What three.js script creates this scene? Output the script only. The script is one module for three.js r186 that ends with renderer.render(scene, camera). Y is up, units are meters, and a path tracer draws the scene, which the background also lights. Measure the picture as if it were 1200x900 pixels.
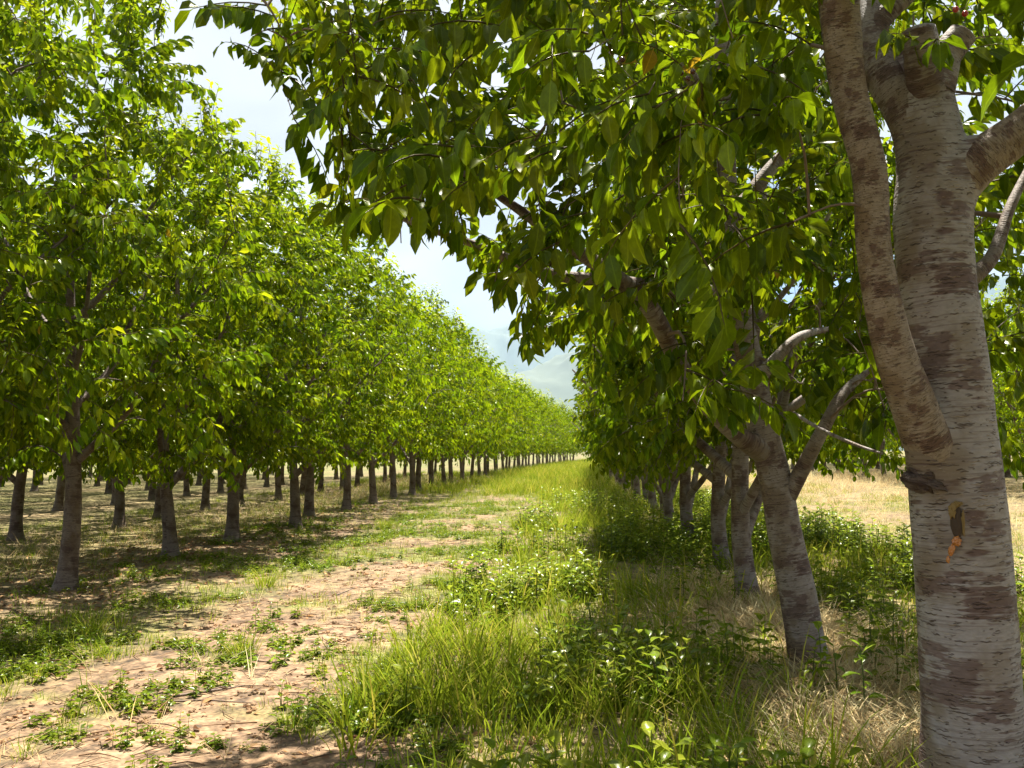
import * as THREE from 'three';
import { mergeGeometries } from 'three/addons/utils/BufferGeometryUtils.js';

// ---------------------------------------------------------------- camera, sky, sun, exposure
const W = 1024, H = 768, F = 1039;                       // F: focal length in pixels of the 1200 x 900 photograph
const scene = new THREE.Scene();
const camera = new THREE.PerspectiveCamera(2 * Math.atan(450 / F) * 180 / Math.PI, W / H, 0.05, 30000);
camera.position.set(0, 1.5, 0);
camera.rotation.order = 'YXZ';
camera.rotation.set(Math.atan(78 / F), Math.atan(80 / F), 0);
camera.updateMatrixWorld(true);
scene.add(camera);
const renderer = new THREE.WebGLRenderer();
renderer.setSize(W, H);
renderer.toneMapping = THREE.LinearToneMapping;
renderer.toneMappingExposure = 3.8;
renderer.shadowMap.enabled = true;

const SUN = new THREE.Vector3(0.05, 0.88, -0.36).normalize();
const sun = new THREE.DirectionalLight(new THREE.Color(1, 0.925, 0.79), 5);
sun.position.copy(SUN).multiplyScalar(80); sun.position.z -= 15; sun.target.position.set(0, 0, -15);
sun.castShadow = true; sun.shadow.radius = 1;
Object.assign(sun.shadow.camera, { left: -40, right: 40, top: 40, bottom: -40, near: 1, far: 220 });
scene.add(sun, sun.target);

// ---------------------------------------------------------------- random numbers and noise
function rngOf(seed) { let a = seed | 0; return () => { a = (a + 0x6d2b79f5) | 0; let t = Math.imul(a ^ (a >>> 15), 1 | a); t = (t + Math.imul(t ^ (t >>> 7), 61 | t)) ^ t; return ((t ^ (t >>> 14)) >>> 0) / 4294967296; }; }
function hash(x, y, s) { let h = Math.imul(x, 374761393) + Math.imul(y, 668265263) + Math.imul(s, 974634721); h = Math.imul(h ^ (h >>> 13), 1274126177); return ((h ^ (h >>> 16)) >>> 0) / 4294967296; }
const mod = (a, n) => ((a % n) + n) % n;
function vnoise(x, y, s = 0, px = 0, py = 0) {           // value noise, periodic where px, py are given
  const ix = Math.floor(x), iy = Math.floor(y); let fx = x - ix, fy = y - iy;
  fx = fx * fx * (3 - 2 * fx); fy = fy * fy * (3 - 2 * fy);
  const X = (i) => (px ? mod(i, px) : i), Y = (i) => (py ? mod(i, py) : i);
  const a = hash(X(ix), Y(iy), s), b = hash(X(ix + 1), Y(iy), s), c = hash(X(ix), Y(iy + 1), s), d = hash(X(ix + 1), Y(iy + 1), s);
  return a + (b - a) * fx + (c - a) * fy + (a - b - c + d) * fx * fy;
}
function fbm(x, y, s = 0, oct = 4, px = 0, py = 0) { let v = 0, a = 0.5, n = 0; for (let o = 0; o < oct; o++) { v += a * vnoise(x, y, s + o * 17, px, py); n += a; a *= 0.5; x *= 2; y *= 2; px *= 2; py *= 2; } return v / n; }
const clamp = (v, a = 0, b = 1) => Math.min(b, Math.max(a, v));
const smooth = (a, b, v) => { const t = clamp((v - a) / (b - a)); return t * t * (3 - 2 * t); };
const lerp = (a, b, t) => a + (b - a) * t;
const V = (x, y, z) => new THREE.Vector3(x, y, z);

// ---------------------------------------------------------------- sky: thin bright cloud with a few blue openings
{
  const w = 1024, h = 512, data = new Float32Array(w * h * 4);
  for (let j = 0; j < h; j++) {
    const el = ((j + 0.5) / h - 0.5) * Math.PI;
    for (let i = 0; i < w; i++) {
      const az = (i + 0.5) / w * Math.PI * 2;
      const dx = Math.cos(el) * Math.cos(az), dy = Math.sin(el), dz = Math.cos(el) * Math.sin(az);
      const k = 1 / (Math.max(dy, 0) + 0.22), sx = dx * k * 1.7 + 20, sz = dz * k * 1.7 + 20;
      const n = fbm(sx, sz, 5, 5), n2 = fbm(sx * 2.6 + 9, sz * 2.6, 41, 4);
      const cover = smooth(0.19, 0.3, n + 0.06 * (n2 - 0.5));
      const white = 0.238 + 0.15 * (n2 - 0.5) + 0.1 * (n - 0.5);
      const air = [0.1, 0.15, 0.25], cl = [white, white * 1.0, white * 1.02];
      const o = (j * w + i) * 4;
      for (let c = 0; c < 3; c++) data[o + c] = lerp(air[c], cl[c], cover);
      data[o + 3] = 1;
    }
  }
  const sky = new THREE.DataTexture(data, w, h, THREE.RGBAFormat, THREE.FloatType);
  sky.mapping = THREE.EquirectangularReflectionMapping; sky.magFilter = THREE.LinearFilter; sky.minFilter = THREE.LinearFilter; sky.needsUpdate = true;
  scene.background = sky; scene.environment = sky;
}
scene.fog = new THREE.FogExp2(new THREE.Color(0.5, 0.73, 1.0), 0.00006);

// ---------------------------------------------------------------- pixels to places
const camQ = camera.quaternion.clone(), camQi = camQ.clone().invert();
function at(px, py, d) { const v = V((px - 600) / F, (450 - py) / F, -1).applyQuaternion(camQ); return v.multiplyScalar(d / -v.z).add(camera.position); }
function proj(p) { const v = p.clone().sub(camera.position).applyQuaternion(camQi); return v.z > -0.05 ? null : { x: 600 - v.x / v.z * F, y: 450 + v.y / v.z * F, d: -v.z }; }

// ---------------------------------------------------------------- textures
function dataTexture(size, f, srgb) {
  const d = new Uint8Array(size * size * 4);
  for (let j = 0; j < size; j++) for (let i = 0; i < size; i++) { const c = f(i / size, j / size), o = (j * size + i) * 4; d[o] = clamp(c[0]) * 255; d[o + 1] = clamp(c[1]) * 255; d[o + 2] = clamp(c[2]) * 255; d[o + 3] = 255; }
  const t = new THREE.DataTexture(d, size, size, THREE.RGBAFormat); t.wrapS = t.wrapT = THREE.RepeatWrapping; t.magFilter = THREE.LinearFilter; t.minFilter = THREE.LinearMipmapLinearFilter; t.generateMipmaps = true;
  if (srgb) t.colorSpace = THREE.SRGBColorSpace; t.needsUpdate = true; return t;
}
const mix3 = (a, b, t) => [lerp(a[0], b[0], t), lerp(a[1], b[1], t), lerp(a[2], b[2], t)];
// cherry bark: silver skin, purple-brown patches with ragged sides, rows of corky horizontal lenticels
const barkSize = 1024, barkH = new Float32Array(barkSize * barkSize), barkC = new Float32Array(barkSize * barkSize * 3);
{
  const marks = [], r = rngOf(71);
  for (let i = 0; i < 2300; i++) marks.push([r() * barkSize, r() * barkSize, 4 + 26 * Math.pow(r(), 2.6), 1.2 + 1.7 * r(), r() < 0.72 ? 1 : -1, 0.35 + 0.65 * r()]);
  for (let j = 0; j < barkSize; j++) for (let i = 0; i < barkSize; i++) {
    const u = i / barkSize, v = j / barkSize, k = j * barkSize + i;
    const wv = v + 0.012 * (fbm(u * 6, v * 6, 3, 3, 6, 6) - 0.5);
    const big = fbm(u * 4, wv * 5, 11, 5, 4, 5), rag = fbm(u * 9, wv * 120, 12, 3, 9, 120), fine = fbm(u * 60, v * 130, 13, 3, 60, 130), line = fbm(u * 5, wv * 190, 14, 2, 5, 190);
    const mid = fbm(u * 9, wv * 16, 16, 4, 9, 16), patch = Math.max(smooth(0.655, 0.74, big + 0.3 * (rag - 0.5)), 0.75 * smooth(0.615, 0.69, mid + 0.26 * (rag - 0.5)));
    let c = mix3([0.57, 0.545, 0.535], [0.69, 0.665, 0.65], fine);
    c = mix3(c, [0.5, 0.44, 0.37], smooth(0.45, 0.7, fbm(u * 7, v * 6, 15, 4, 7, 6)) * 0.8);
    c = mix3(c, mix3([0.3, 0.215, 0.2], [0.43, 0.33, 0.3], fine), patch * 0.8);
    c = mix3(c, [0.33, 0.26, 0.23], smooth(0.6, 0.75, line) * 0.28);
    barkC.set(c, k * 3); barkH[k] = 0.5 + 0.18 * (fine - 0.5) - 0.16 * patch + 0.12 * (line - 0.5) + 0.3 * (big - 0.5);
  }
  for (const [x, y, l, hgt, s, a] of marks) for (let dy = -4; dy <= 4; dy++) for (let dx = -Math.ceil(l); dx <= l; dx++) {
    const e = 1 - (dx / l) ** 2, q = Math.abs(dy + 1.2 * Math.sin(dx * 0.25 + x)) / (hgt * Math.sqrt(Math.max(e, 0)) + 0.01); if (e <= 0 || q > 1) continue;
    const k = mod(Math.round(y + dy), barkSize) * barkSize + mod(Math.round(x + dx), barkSize), m = a * (1 - q * q);
    const t = s > 0 ? [0.26, 0.19, 0.16] : [0.74, 0.67, 0.58]; for (let c = 0; c < 3; c++) barkC[k * 3 + c] = lerp(barkC[k * 3 + c], t[c], m * 0.85); barkH[k] += 0.4 * m;
  }
}
const barkMap = dataTexture(barkSize, (u, v) => { const k = (Math.round(v * barkSize) * barkSize + Math.round(u * barkSize)) * 3; return [barkC[k], barkC[k + 1], barkC[k + 2]]; }, true);
const barkBump = dataTexture(barkSize, (u, v) => { const h = barkH[Math.round(v * barkSize) * barkSize + Math.round(u * barkSize)]; return [h, h, h]; });
const leafMap = dataTexture(128, (u, v) => {
  const a = Math.abs(v - 0.5) * 2, vein = Math.abs(mod((u * 1.0 - a * 0.28) * 9, 1) - 0.5) * 2;
  const m = 1 - smooth(0.02, 0.09, a), s = (1 - smooth(0.0, 0.18, 1 - vein)) * 0.0 + smooth(0.82, 1, vein) * 0.5;
  const n = 0.82 + 0.18 * fbm(u * 14, v * 9, 61, 3); const k = n + 0.28 * m + 0.1 * s;
  return [k * 0.9, k * 0.92, k * 0.85];
}, true);
const soilMap = dataTexture(1024, (u, v) => {
  const a = fbm(u * 6, v * 6, 81, 5, 6, 6), b = fbm(u * 40, v * 40, 82, 4, 40, 40), c = vnoise(u * 170, v * 170, 83, 170, 170);
  const st = smooth(0.6, 0.68, fbm(u * 26 + 0.4 * a, v * 26, 84, 3, 26, 26));
  const k = 0.66 + 0.3 * (a - 0.5) + 0.5 * (b - 0.5) + 0.24 * (c - 0.5) - 0.12 * st; return [k * 1.02, k, k * 0.97];
}, true);
const soilBump = dataTexture(1024, (u, v) => { const h = 0.5 * fbm(u * 12, v * 12, 91, 5, 12, 12) + 0.5 * fbm(u * 50, v * 50, 82, 4, 50, 50); return [h, h, h]; });

// ---------------------------------------------------------------- materials
const lin = (r, g, b) => new THREE.Color().setRGB(r, g, b);
const bark = (c, bump = 0.011) => new THREE.MeshStandardMaterial({ map: barkMap, bumpMap: barkBump, bumpScale: bump, color: c, roughness: 0.72 });
const M = {
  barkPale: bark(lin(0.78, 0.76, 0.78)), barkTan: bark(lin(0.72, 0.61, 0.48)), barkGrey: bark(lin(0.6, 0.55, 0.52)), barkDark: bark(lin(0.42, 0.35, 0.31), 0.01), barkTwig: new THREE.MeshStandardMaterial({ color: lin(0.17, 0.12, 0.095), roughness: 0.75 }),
  burl: new THREE.MeshStandardMaterial({ map: barkMap, bumpMap: barkBump, bumpScale: 0.02, color: lin(0.4, 0.31, 0.28), roughness: 0.85 }),
  leaf: new THREE.MeshPhysicalMaterial({ map: leafMap, vertexColors: true, roughness: 1, transmission: 0.56, thickness: 0, specularIntensity: 0, clearcoat: 0.42, clearcoatRoughness: 0.26, side: THREE.DoubleSide }),
  grass: new THREE.MeshPhysicalMaterial({ vertexColors: true, roughness: 1, transmission: 0.4, thickness: 0, specularIntensity: 0, side: THREE.DoubleSide }),
  straw: new THREE.MeshPhysicalMaterial({ vertexColors: true, roughness: 1, transmission: 0.25, thickness: 0, specularIntensity: 0, side: THREE.DoubleSide }),
  soil: new THREE.MeshStandardMaterial({ map: soilMap, bumpMap: soilBump, bumpScale: 0.03, vertexColors: true, roughness: 0.97 }),
  rock: new THREE.MeshStandardMaterial({ color: lin(0.1, 0.12, 0.08), roughness: 1 }),
  wound: new THREE.MeshStandardMaterial({ color: lin(0.05, 0.03, 0.018), roughness: 0.8 }),
  crust: new THREE.MeshStandardMaterial({ color: lin(0.2, 0.13, 0.04), roughness: 0.7 }),
  gum: new THREE.MeshPhysicalMaterial({ color: lin(0.42, 0.15, 0.03), roughness: 0.25, clearcoat: 0.6, clearcoatRoughness: 0.15 }),
  cut: new THREE.MeshStandardMaterial({ map: barkMap, color: lin(0.55, 0.47, 0.38), roughness: 0.9 }),
  cherry: new THREE.MeshPhysicalMaterial({ color: lin(0.35, 0.012, 0.016), roughness: 0.25, clearcoat: 0.8, clearcoatRoughness: 0.12 }),
  darkCherry: new THREE.MeshPhysicalMaterial({ color: lin(0.07, 0.006, 0.01), roughness: 0.25, clearcoat: 0.8, clearcoatRoughness: 0.12 }),
  stalk: new THREE.MeshStandardMaterial({ color: lin(0.2, 0.22, 0.05), roughness: 0.8 }),
};

// ---------------------------------------------------------------- naming helpers
const used = new Map();
function numbered(n) { const k = used.get(n) || 0; used.set(n, k + 1); return k ? `${n}_${String(k).padStart(3, '0')}` : n; }
function shade(o) { o.castShadow = o.receiveShadow = true; return o; }
function part(parent, name, geo, mat, kind) { const m = shade(new THREE.Mesh(geo, mat)); m.name = name; if (kind) m.userData.kind = kind; parent.add(m); return m; }
function tag(o, label, category, group) { Object.assign(o.userData, { label, category }); if (group) o.userData.group = group; return o; }
function thing(name) { const g = new THREE.Group(); g.name = numbered(name); scene.add(g); return g; }

// ---------------------------------------------------------------- ground
const gcoord = { trackL: -3.25, trackR: -0.95 };
const bend = (d) => (d > 40 ? 0.00075 * (d - 40) ** 2 : 0);     // the rows and the track swing gently aside in the distance
function groundH(x, z) {
  const d = -z;
  let h = 0.05 * (fbm(x * 0.35 + 40, z * 0.35 + 40, 101, 3) - 0.5) + 0.035 * (fbm(x * 1.7 + 90, z * 1.7 + 90, 102, 3) - 0.5);
  h += 0.06 * Math.exp(-(((x - 1.7) / 1.0) ** 2)) + 0.05 * Math.exp(-(((x + 5.7) / 1.1) ** 2));
  h += x > 4 ? (x - 4) * 0.038 * (1 - smooth(60, 160, x)) : 0;
  return h * (1 - smooth(120, 400, Math.abs(d) + Math.abs(x)));
}
// how much green, dry and bare matter lies at a place: returns [green 0..1, dry 0..1, litter 0..1]
function cover(x, z) {
  const d = -z; x -= bend(Math.min(d, 170)); const wob = 1.05 * (fbm(x * 0.5 + 7, z * 0.28 + 7, 111, 3) - 0.5), xx = x + wob;
  const n = fbm(x * 0.9 + 3, z * 0.7 + 3, 112, 4), n2 = fbm(x * 2.3 + 3, z * 2.3 + 3, 113, 3);
  const inTrack = smooth(-3.75, -3.1, xx) * (1 - smooth(-1.15, -0.6, xx));
  const farGrass = smooth(7.5, 16, d);
  let green = 0;
  const verge = smooth(-1.2, -0.45, xx) * (1 - smooth(4.2, 5.2, x));
  green = Math.max(green, verge * (0.55 + 0.9 * (n - 0.35)));
  const leftStrip = smooth(-4.7, -4.2, xx) * (1 - smooth(-3.5, -2.9, xx));
  green = Math.max(green, leftStrip * (0.45 + 1.8 * (n - 0.32)));
  green = Math.max(green, inTrack * (farGrass * (0.36 + 2.0 * (n - 0.42)) + 0.9 * smooth(0.5, 0.62, n)));
  const rowLit = Math.exp(-(((x + 5.6) / 1.2) ** 2)) + Math.exp(-(((x + 9.3) / 1.1) ** 2)) + Math.exp(-(((x + 12.9) / 1.1) ** 2)) + Math.exp(-(((x - 17) / 1.3) ** 2));
  if (x < -4.4) green = Math.max(green, (1 - 0.5 * clamp(rowLit)) * (0.1 + 1.2 * n));
  if (x > 4.4) green = Math.max(green, 0.3 + 1.8 * (n - 0.42));
  const base = Math.exp(-(((x - 1.6) / 0.75) ** 2)) * (1 - smooth(7, 14, d) * 0.4);
  const dry = clamp(Math.max(base * (0.8 + 1.2 * (n2 - 0.4)), (x > 4 ? 0.25 + 0.9 * (n2 - 0.3) : 0), x < -6.4 ? 0.55 * (1 - clamp(rowLit)) : 0, inTrack * 0.04 * smooth(0.45, 0.62, n2)));
  return [clamp(green * (1 - 0.88 * base * (1 - smooth(9, 13, d)))), dry, clamp(rowLit) * (x < 0 ? 1 : 0.6)];
}
{
  const line = (lo, hi, step, far, k) => { const a = []; for (let x = lo; x <= hi + 1e-6; x += step) a.push(x); let s = step, x = hi; while (x < far) { s *= k; x += s; a.push(x); } s = step; x = lo; while (x > -far) { s *= k; x -= s; a.unshift(x); } return a; };
  const xs = line(-6, 4.6, 0.07, 4000, 1.16), ds = line(2.5, 15, 0.075, 4000, 1.07);
  const P = [], C = [], U = [], I = [];
  for (const d of ds) for (const x of xs) {
    const z = -d; P.push(x, groundH(x, z), z); U.push(x / 2.6, z / 2.6);
    const [g, dry] = cover(x, z), n = fbm(x * 0.6, z * 0.6 + 50, 120, 4), n2 = fbm(x * 4, z * 4, 121, 3);
    let c = mix3([0.38, 0.24, 0.145], [0.53, 0.37, 0.24], n);
    c = mix3(c, [0.48, 0.38, 0.19], clamp(dry * (0.5 + n2)));
    c = mix3(c, [0.25, 0.3, 0.06], clamp(g * (0.4 + 0.9 * n2) + 0.3 * smooth(40, 80, d)) * 0.85);
    C.push(...c);
  }
  const nx = xs.length;
  for (let j = 0; j < ds.length - 1; j++) for (let i = 0; i < nx - 1; i++) { const a = j * nx + i; I.push(a, a + 1, a + nx, a + 1, a + nx + 1, a + nx); }
  const g = new THREE.BufferGeometry(); g.setAttribute('position', new THREE.Float32BufferAttribute(P, 3)); g.setAttribute('uv', new THREE.Float32BufferAttribute(U, 2)); g.setAttribute('color', new THREE.Float32BufferAttribute(C, 3)); g.setIndex(I); g.computeVertexNormals();
  const m = shade(new THREE.Mesh(g, M.soil)); m.name = 'ground'; tag(m, 'pale bare earth and short grass of the orchard floor', 'ground'); m.userData.kind = 'structure'; scene.add(m);
}
// ---------------------------------------------------------------- far mountains, seen through kilometres of air
function mountain(name, label, dist, depth, peak, seed) {
  const P = [], I = [], nA = 220, nR = 26;
  for (let j = 0; j <= nR; j++) for (let i = 0; i <= nA; i++) {
    const a = lerp(-0.75, 0.75, i / nA), t = j / nR, r = dist + depth * t;
    const ridge = peak * (0.72 + 0.5 * (fbm(a * 4 + 30, 1.5, seed, 3) - 0.5) * 2 * 0.6) ;
    const h = ridge * Math.sin(Math.min(1, t * 1.15) * Math.PI * 0.5) * (0.8 + 0.4 * fbm(a * 34 + 9, t * 5, seed + 3, 4)) * (t > 0.9 ? 0.9 : 1);
    P.push(Math.sin(a) * r, t === 0 ? -20 : h, -Math.cos(a) * r);
  }
  for (let j = 0; j < nR; j++) for (let i = 0; i < nA; i++) { const a = j * (nA + 1) + i; I.push(a, a + 1, a + nA + 1, a + 1, a + nA + 2, a + nA + 1); }
  const g = new THREE.BufferGeometry(); g.setAttribute('position', new THREE.Float32BufferAttribute(P, 3)); g.setIndex(I); g.computeVertexNormals();
  const m = shade(new THREE.Mesh(g, M.rock)); m.name = name; tag(m, label, 'mountain'); m.userData.kind = 'structure'; scene.add(m);
}
mountain('mountain', 'high pale blue mountain ridge under the clouds', 9000, 2600, 2450, 300);
mountain('foothill', 'lower hazy blue foothill in front of the high ridge', 5200, 1500, 940, 320);

// ---------------------------------------------------------------- tubes: trunks, limbs, branches
function tube(pts, rad, { seg = 12, rings = null, uv = 1.1, seam = V(0.3, 0, -1), bump = null, cap = false } = {}) {
  const curve = new THREE.CatmullRomCurve3(pts, false, 'centripetal'), n = rings || Math.max(3, pts.length * 3);
  const P = [], U = [], I = [], N = pts.length - 1; let prev = null, len = 0, last = null;
  const c0 = pts[0];
  for (let j = 0; j <= n; j++) {
    const t = j / n, p = curve.getPoint(t), tan = curve.getTangent(t).normalize();
    const k = t * N, i0 = Math.min(N - 1, Math.floor(k)), r0 = lerp(rad[i0], rad[i0 + 1], k - i0);
    if (last) len += p.distanceTo(last); last = p;
    let a = (prev || seam).clone(); a.addScaledVector(tan, -a.dot(tan)); if (a.lengthSq() < 1e-6) a = V(1, 0, 0).addScaledVector(tan, -tan.x); a.normalize(); prev = a;
    const b = tan.clone().cross(a);
    for (let i = 0; i <= seg; i++) {
      const th = i / seg * Math.PI * 2, o = a.clone().multiplyScalar(Math.cos(th)).addScaledVector(b, Math.sin(th));
      let r = r0; if (bump) r *= bump(th, t, p, o);
      P.push(p.x + o.x * r, p.y + o.y * r, p.z + o.z * r); U.push(th * Math.max(rad[1], rad[2] ?? 0) / uv, (len + c0.x * 3 + c0.z) / uv);
    }
  }
  for (let j = 0; j < n; j++) for (let i = 0; i < seg; i++) { const a = j * (seg + 1) + i; I.push(a, a + 1, a + seg + 1, a + 1, a + seg + 2, a + seg + 1); }
  if (cap) { const k = P.length / 3, e = pts[N]; P.push(e.x, e.y, e.z); U.push(0, 0); const b = n * (seg + 1); for (let i = 0; i < seg; i++) I.push(b + i, b + i + 1, k); }
  const g = new THREE.BufferGeometry(); g.setAttribute('position', new THREE.Float32BufferAttribute(P, 3)); g.setAttribute('uv', new THREE.Float32BufferAttribute(U, 2)); g.setIndex(I); g.computeVertexNormals();
  const nn = g.attributes.normal;                              // close the seam
  for (let j = 0; j <= n; j++) { const a = j * (seg + 1), b = a + seg; const x = nn.getX(a) + nn.getX(b), y = nn.getY(a) + nn.getY(b), z = nn.getZ(a) + nn.getZ(b), l = Math.hypot(x, y, z) || 1; nn.setXYZ(a, x / l, y / l, z / l); nn.setXYZ(b, x / l, y / l, z / l); }
  return g;
}
function knobbly(seed, amp = 0.07) { return (th, t, p) => 1 + amp * (fbm(Math.cos(th) * 1.3 + 5 + seed, p.y * 4 + Math.sin(th) * 1.3 + seed, seed, 3) - 0.5) * 2; }

// ---------------------------------------------------------------- leaves and leafy shoots
function paint(g, c) { const n = g.attributes.position.count, a = new Float32Array(n * 3); for (let i = 0; i < n; i++) a.set(c, i * 3); g.setAttribute('color', new THREE.BufferAttribute(a, 3)); return g; }
function leafGeo(fold, droop, twist, lod = 0) {                     // unit leaf along +X, upper side +Y: petiole, folded blade, drip tip
  const st = [[0, 0.14, 0.32, 0.55, 0.76, 0.9, 1], [0, 0.15, 0.4, 0.72, 1], [0, 0.16, 0.55, 1]][lod], wd = [[0.012, 0.012, 0.15, 0.215, 0.175, 0.09, 0], [0.012, 0.02, 0.2, 0.19, 0], [0.01, 0.05, 0.225, 0]][lod], P = [], U = [], I = [];
  st.forEach((s, i) => {
    const bend = -droop * s * s, tw = twist * s, w = wd[i];
    for (const k of [-1, 0, 1]) {
      const y = bend + (k ? fold * w : 0) + 0.012 * (k ? Math.sin(s * 16 + k) : 0), z = k * w;
      P.push(s * (1 - 0.15 * droop * s), y * Math.cos(tw) - z * Math.sin(tw), z * Math.cos(tw) + y * Math.sin(tw)); U.push(Math.max(0, (s - 0.14) / 0.86), 0.5 + k * w * 2.2);
    }
  });
  for (let i = 0; i < st.length - 1; i++) for (let k = 0; k < 2; k++) { const a = i * 3 + k; I.push(a, a + 1, i < st.length - 2 ? a + 3 : i * 3 + 4); if (i < st.length - 2) I.push(a + 1, a + 4, a + 3); }
  const g = new THREE.BufferGeometry(); g.setAttribute('position', new THREE.Float32BufferAttribute(P, 3)); g.setAttribute('uv', new THREE.Float32BufferAttribute(U, 2)); g.setIndex(I); g.computeVertexNormals(); return g;
}
const leafLods = [0, 1, 2].map((l) => [leafGeo(0.45, 0.25, 0.1, l), leafGeo(0.25, 0.45, -0.35, l), leafGeo(0.7, 0.12, 0.3, l), leafGeo(0.35, 0.6, 0.2, l)]), leafShapes = leafLods[0];
const tints = [[0.205, 0.285, 0.005], [0.275, 0.365, 0.007], [0.135, 0.21, 0.005], [0.36, 0.425, 0.01], [0.6, 0.36, 0.025]];
const leafKinds = leafLods.map((set) => tints.map((c) => set.map((g) => paint(g.clone(), c))));
const kindOf = (shape, tint, lod = 0) => leafKinds[lod][tint][shape];
function shootSpec(seed, upright) {                         // list of { m, shape, tint }
  const r = rngOf(seed), list = [], n = upright ? 15 : 12, L = upright ? 0.46 : 0.34;
  for (let i = 0; i < n; i++) {
    const f = (i + 0.7) / n, s = (0.09 + 0.07 * r()) * (upright ? 1 - 0.35 * f : 1), q = new THREE.Quaternion(), e = new THREE.Euler();
    let pos;
    if (upright) { e.set((r() - 0.5) * 0.6, i * 2.4 + r() * 0.5, lerp(-0.75, 0.55, f) + (r() - 0.5) * 0.4, 'YZX'); pos = V(0.02 * Math.sin(f * 3), f * L, 0); }
    else { const side = i % 2 ? 1 : -1; e.set(side * (0.3 + 0.5 * r()) , -side * (0.45 + 0.7 * r()) + (i === n - 1 ? side * 0.6 : 0), -(0.25 + 0.95 * r()), 'YZX'); pos = V(f * L, 0.05 * f - 0.1 * f * f, 0); }
    q.setFromEuler(e);
    list.push({ m: new THREE.Matrix4().compose(pos, q, V(s, s, s)), shape: Math.floor(r() * 4), tint: upright && f > 0.6 ? 3 : [0, 1, 2, 0, 1, 2, 3][Math.floor(r() * 7)] });
  }
  return { list, L, upright };
}
function twigGeo(sp) {
  const pts = []; for (let i = 0; i <= 3; i++) { const f = i / 3; pts.push(sp.upright ? V(0.02 * Math.sin(f * 3), f * sp.L, 0) : V(f * sp.L, 0.05 * f - 0.1 * f * f, 0)); }
  return tube(pts, [0.0045, 0.004, 0.003, 0.0015], { seg: 4, rings: 4 });
}
function shootGeo(sp, lod) {
  const parts = sp.list.filter((l, i) => lod < 2 || i % 3 < 2).map((l) => kindOf(l.shape, l.tint, lod).clone().applyMatrix4(l.m)); if (lod < 2) parts.push(paint(twigGeo(sp), [0.22, 0.17, 0.08]));
  return mergeGeometries(parts);
}
const specs = [shootSpec(1, false), shootSpec(2, false), shootSpec(3, false), shootSpec(11, true)], twigGeos = specs.map((s) => paint(twigGeo(s), [0.22, 0.17, 0.08]));
const shootGeos = [null, 1, 2].map((lod) => (lod ? specs.map((s) => shootGeo(s, lod)) : null));

// ---------------------------------------------------------------- trees
const records = new WeakMap();                             // group -> shoots [{ m, k, c }]
function shootMatrix(p, dir, upright, s, r) {
  const a = dir.clone().normalize(); let u = V(0, 1, 0).addScaledVector(a, -a.y); if (u.lengthSq() < 1e-3) u = V(1, 0, 0); u.normalize(); const w = a.clone().cross(u);
  const m = new THREE.Matrix4();
  if (upright) m.makeBasis(u.clone().negate(), a, w.clone().negate().multiplyScalar(1)); else m.makeBasis(a, u, w);
  if (m.determinant() < 0) m.makeBasis(u, a, w.clone().negate());
  if (upright) m.multiply(new THREE.Matrix4().makeRotationY(r() * 6.28));
  m.scale(V(s, s, s)); m.setPosition(p); return m;
}
function foliage(tree, shoots, lod = 1) {                  // every leaf of a crown, joined
  let nv = 0, ni = 0; for (const s of shoots) { const g = shootGeos[lod][s.k]; nv += g.attributes.position.count; ni += g.index.count; }
  const P = new Float32Array(nv * 3), N = new Float32Array(nv * 3), C = new Float32Array(nv * 3), U = new Float32Array(nv * 2), I = new Uint32Array(ni); let v = 0, k = 0;
  for (const s of shoots) {
    const g = shootGeos[lod][s.k], p = g.attributes.position.array, n = g.attributes.normal.array, c = g.attributes.color.array, u = g.attributes.uv.array, e = s.m.elements, q = 1 / Math.hypot(e[0], e[1], e[2]), n0 = g.attributes.position.count;
    for (let i = 0; i < n0; i++) {
      const x = p[i * 3], y = p[i * 3 + 1], z = p[i * 3 + 2], a = n[i * 3], b = n[i * 3 + 1], d = n[i * 3 + 2], o = (v + i) * 3;
      for (let j = 0; j < 3; j++) { P[o + j] = e[j] * x + e[4 + j] * y + e[8 + j] * z + e[12 + j]; N[o + j] = (e[j] * a + e[4 + j] * b + e[8 + j] * d) * q; }
      C[o] = c[i * 3] * s.c.r; C[o + 1] = c[i * 3 + 1] * s.c.g; C[o + 2] = c[i * 3 + 2] * s.c.b;
    }
    U.set(u, v * 2); const ix = g.index.array; for (let i = 0; i < ix.length; i++) I[k + i] = ix[i] + v; k += ix.length; v += n0;
  }
  const g = new THREE.BufferGeometry(); for (const [name, a, w] of [['position', P, 3], ['normal', N, 3], ['color', C, 3], ['uv', U, 2]]) g.setAttribute(name, new THREE.BufferAttribute(a, w));
  g.setIndex(new THREE.BufferAttribute(I, 1)); return part(tree, 'foliage', g, M.leaf, 'stuff');
}
function shootColor(r, bright = 1) { const v = bright * (0.78 + 0.44 * r()), w = (r() - 0.5) * 0.25; return new THREE.Color().setRGB(v * (1 + w), v, v * (1 - w * 0.6)); }  // bright: leaf tone per tree, with some sun and shade put into it
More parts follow.
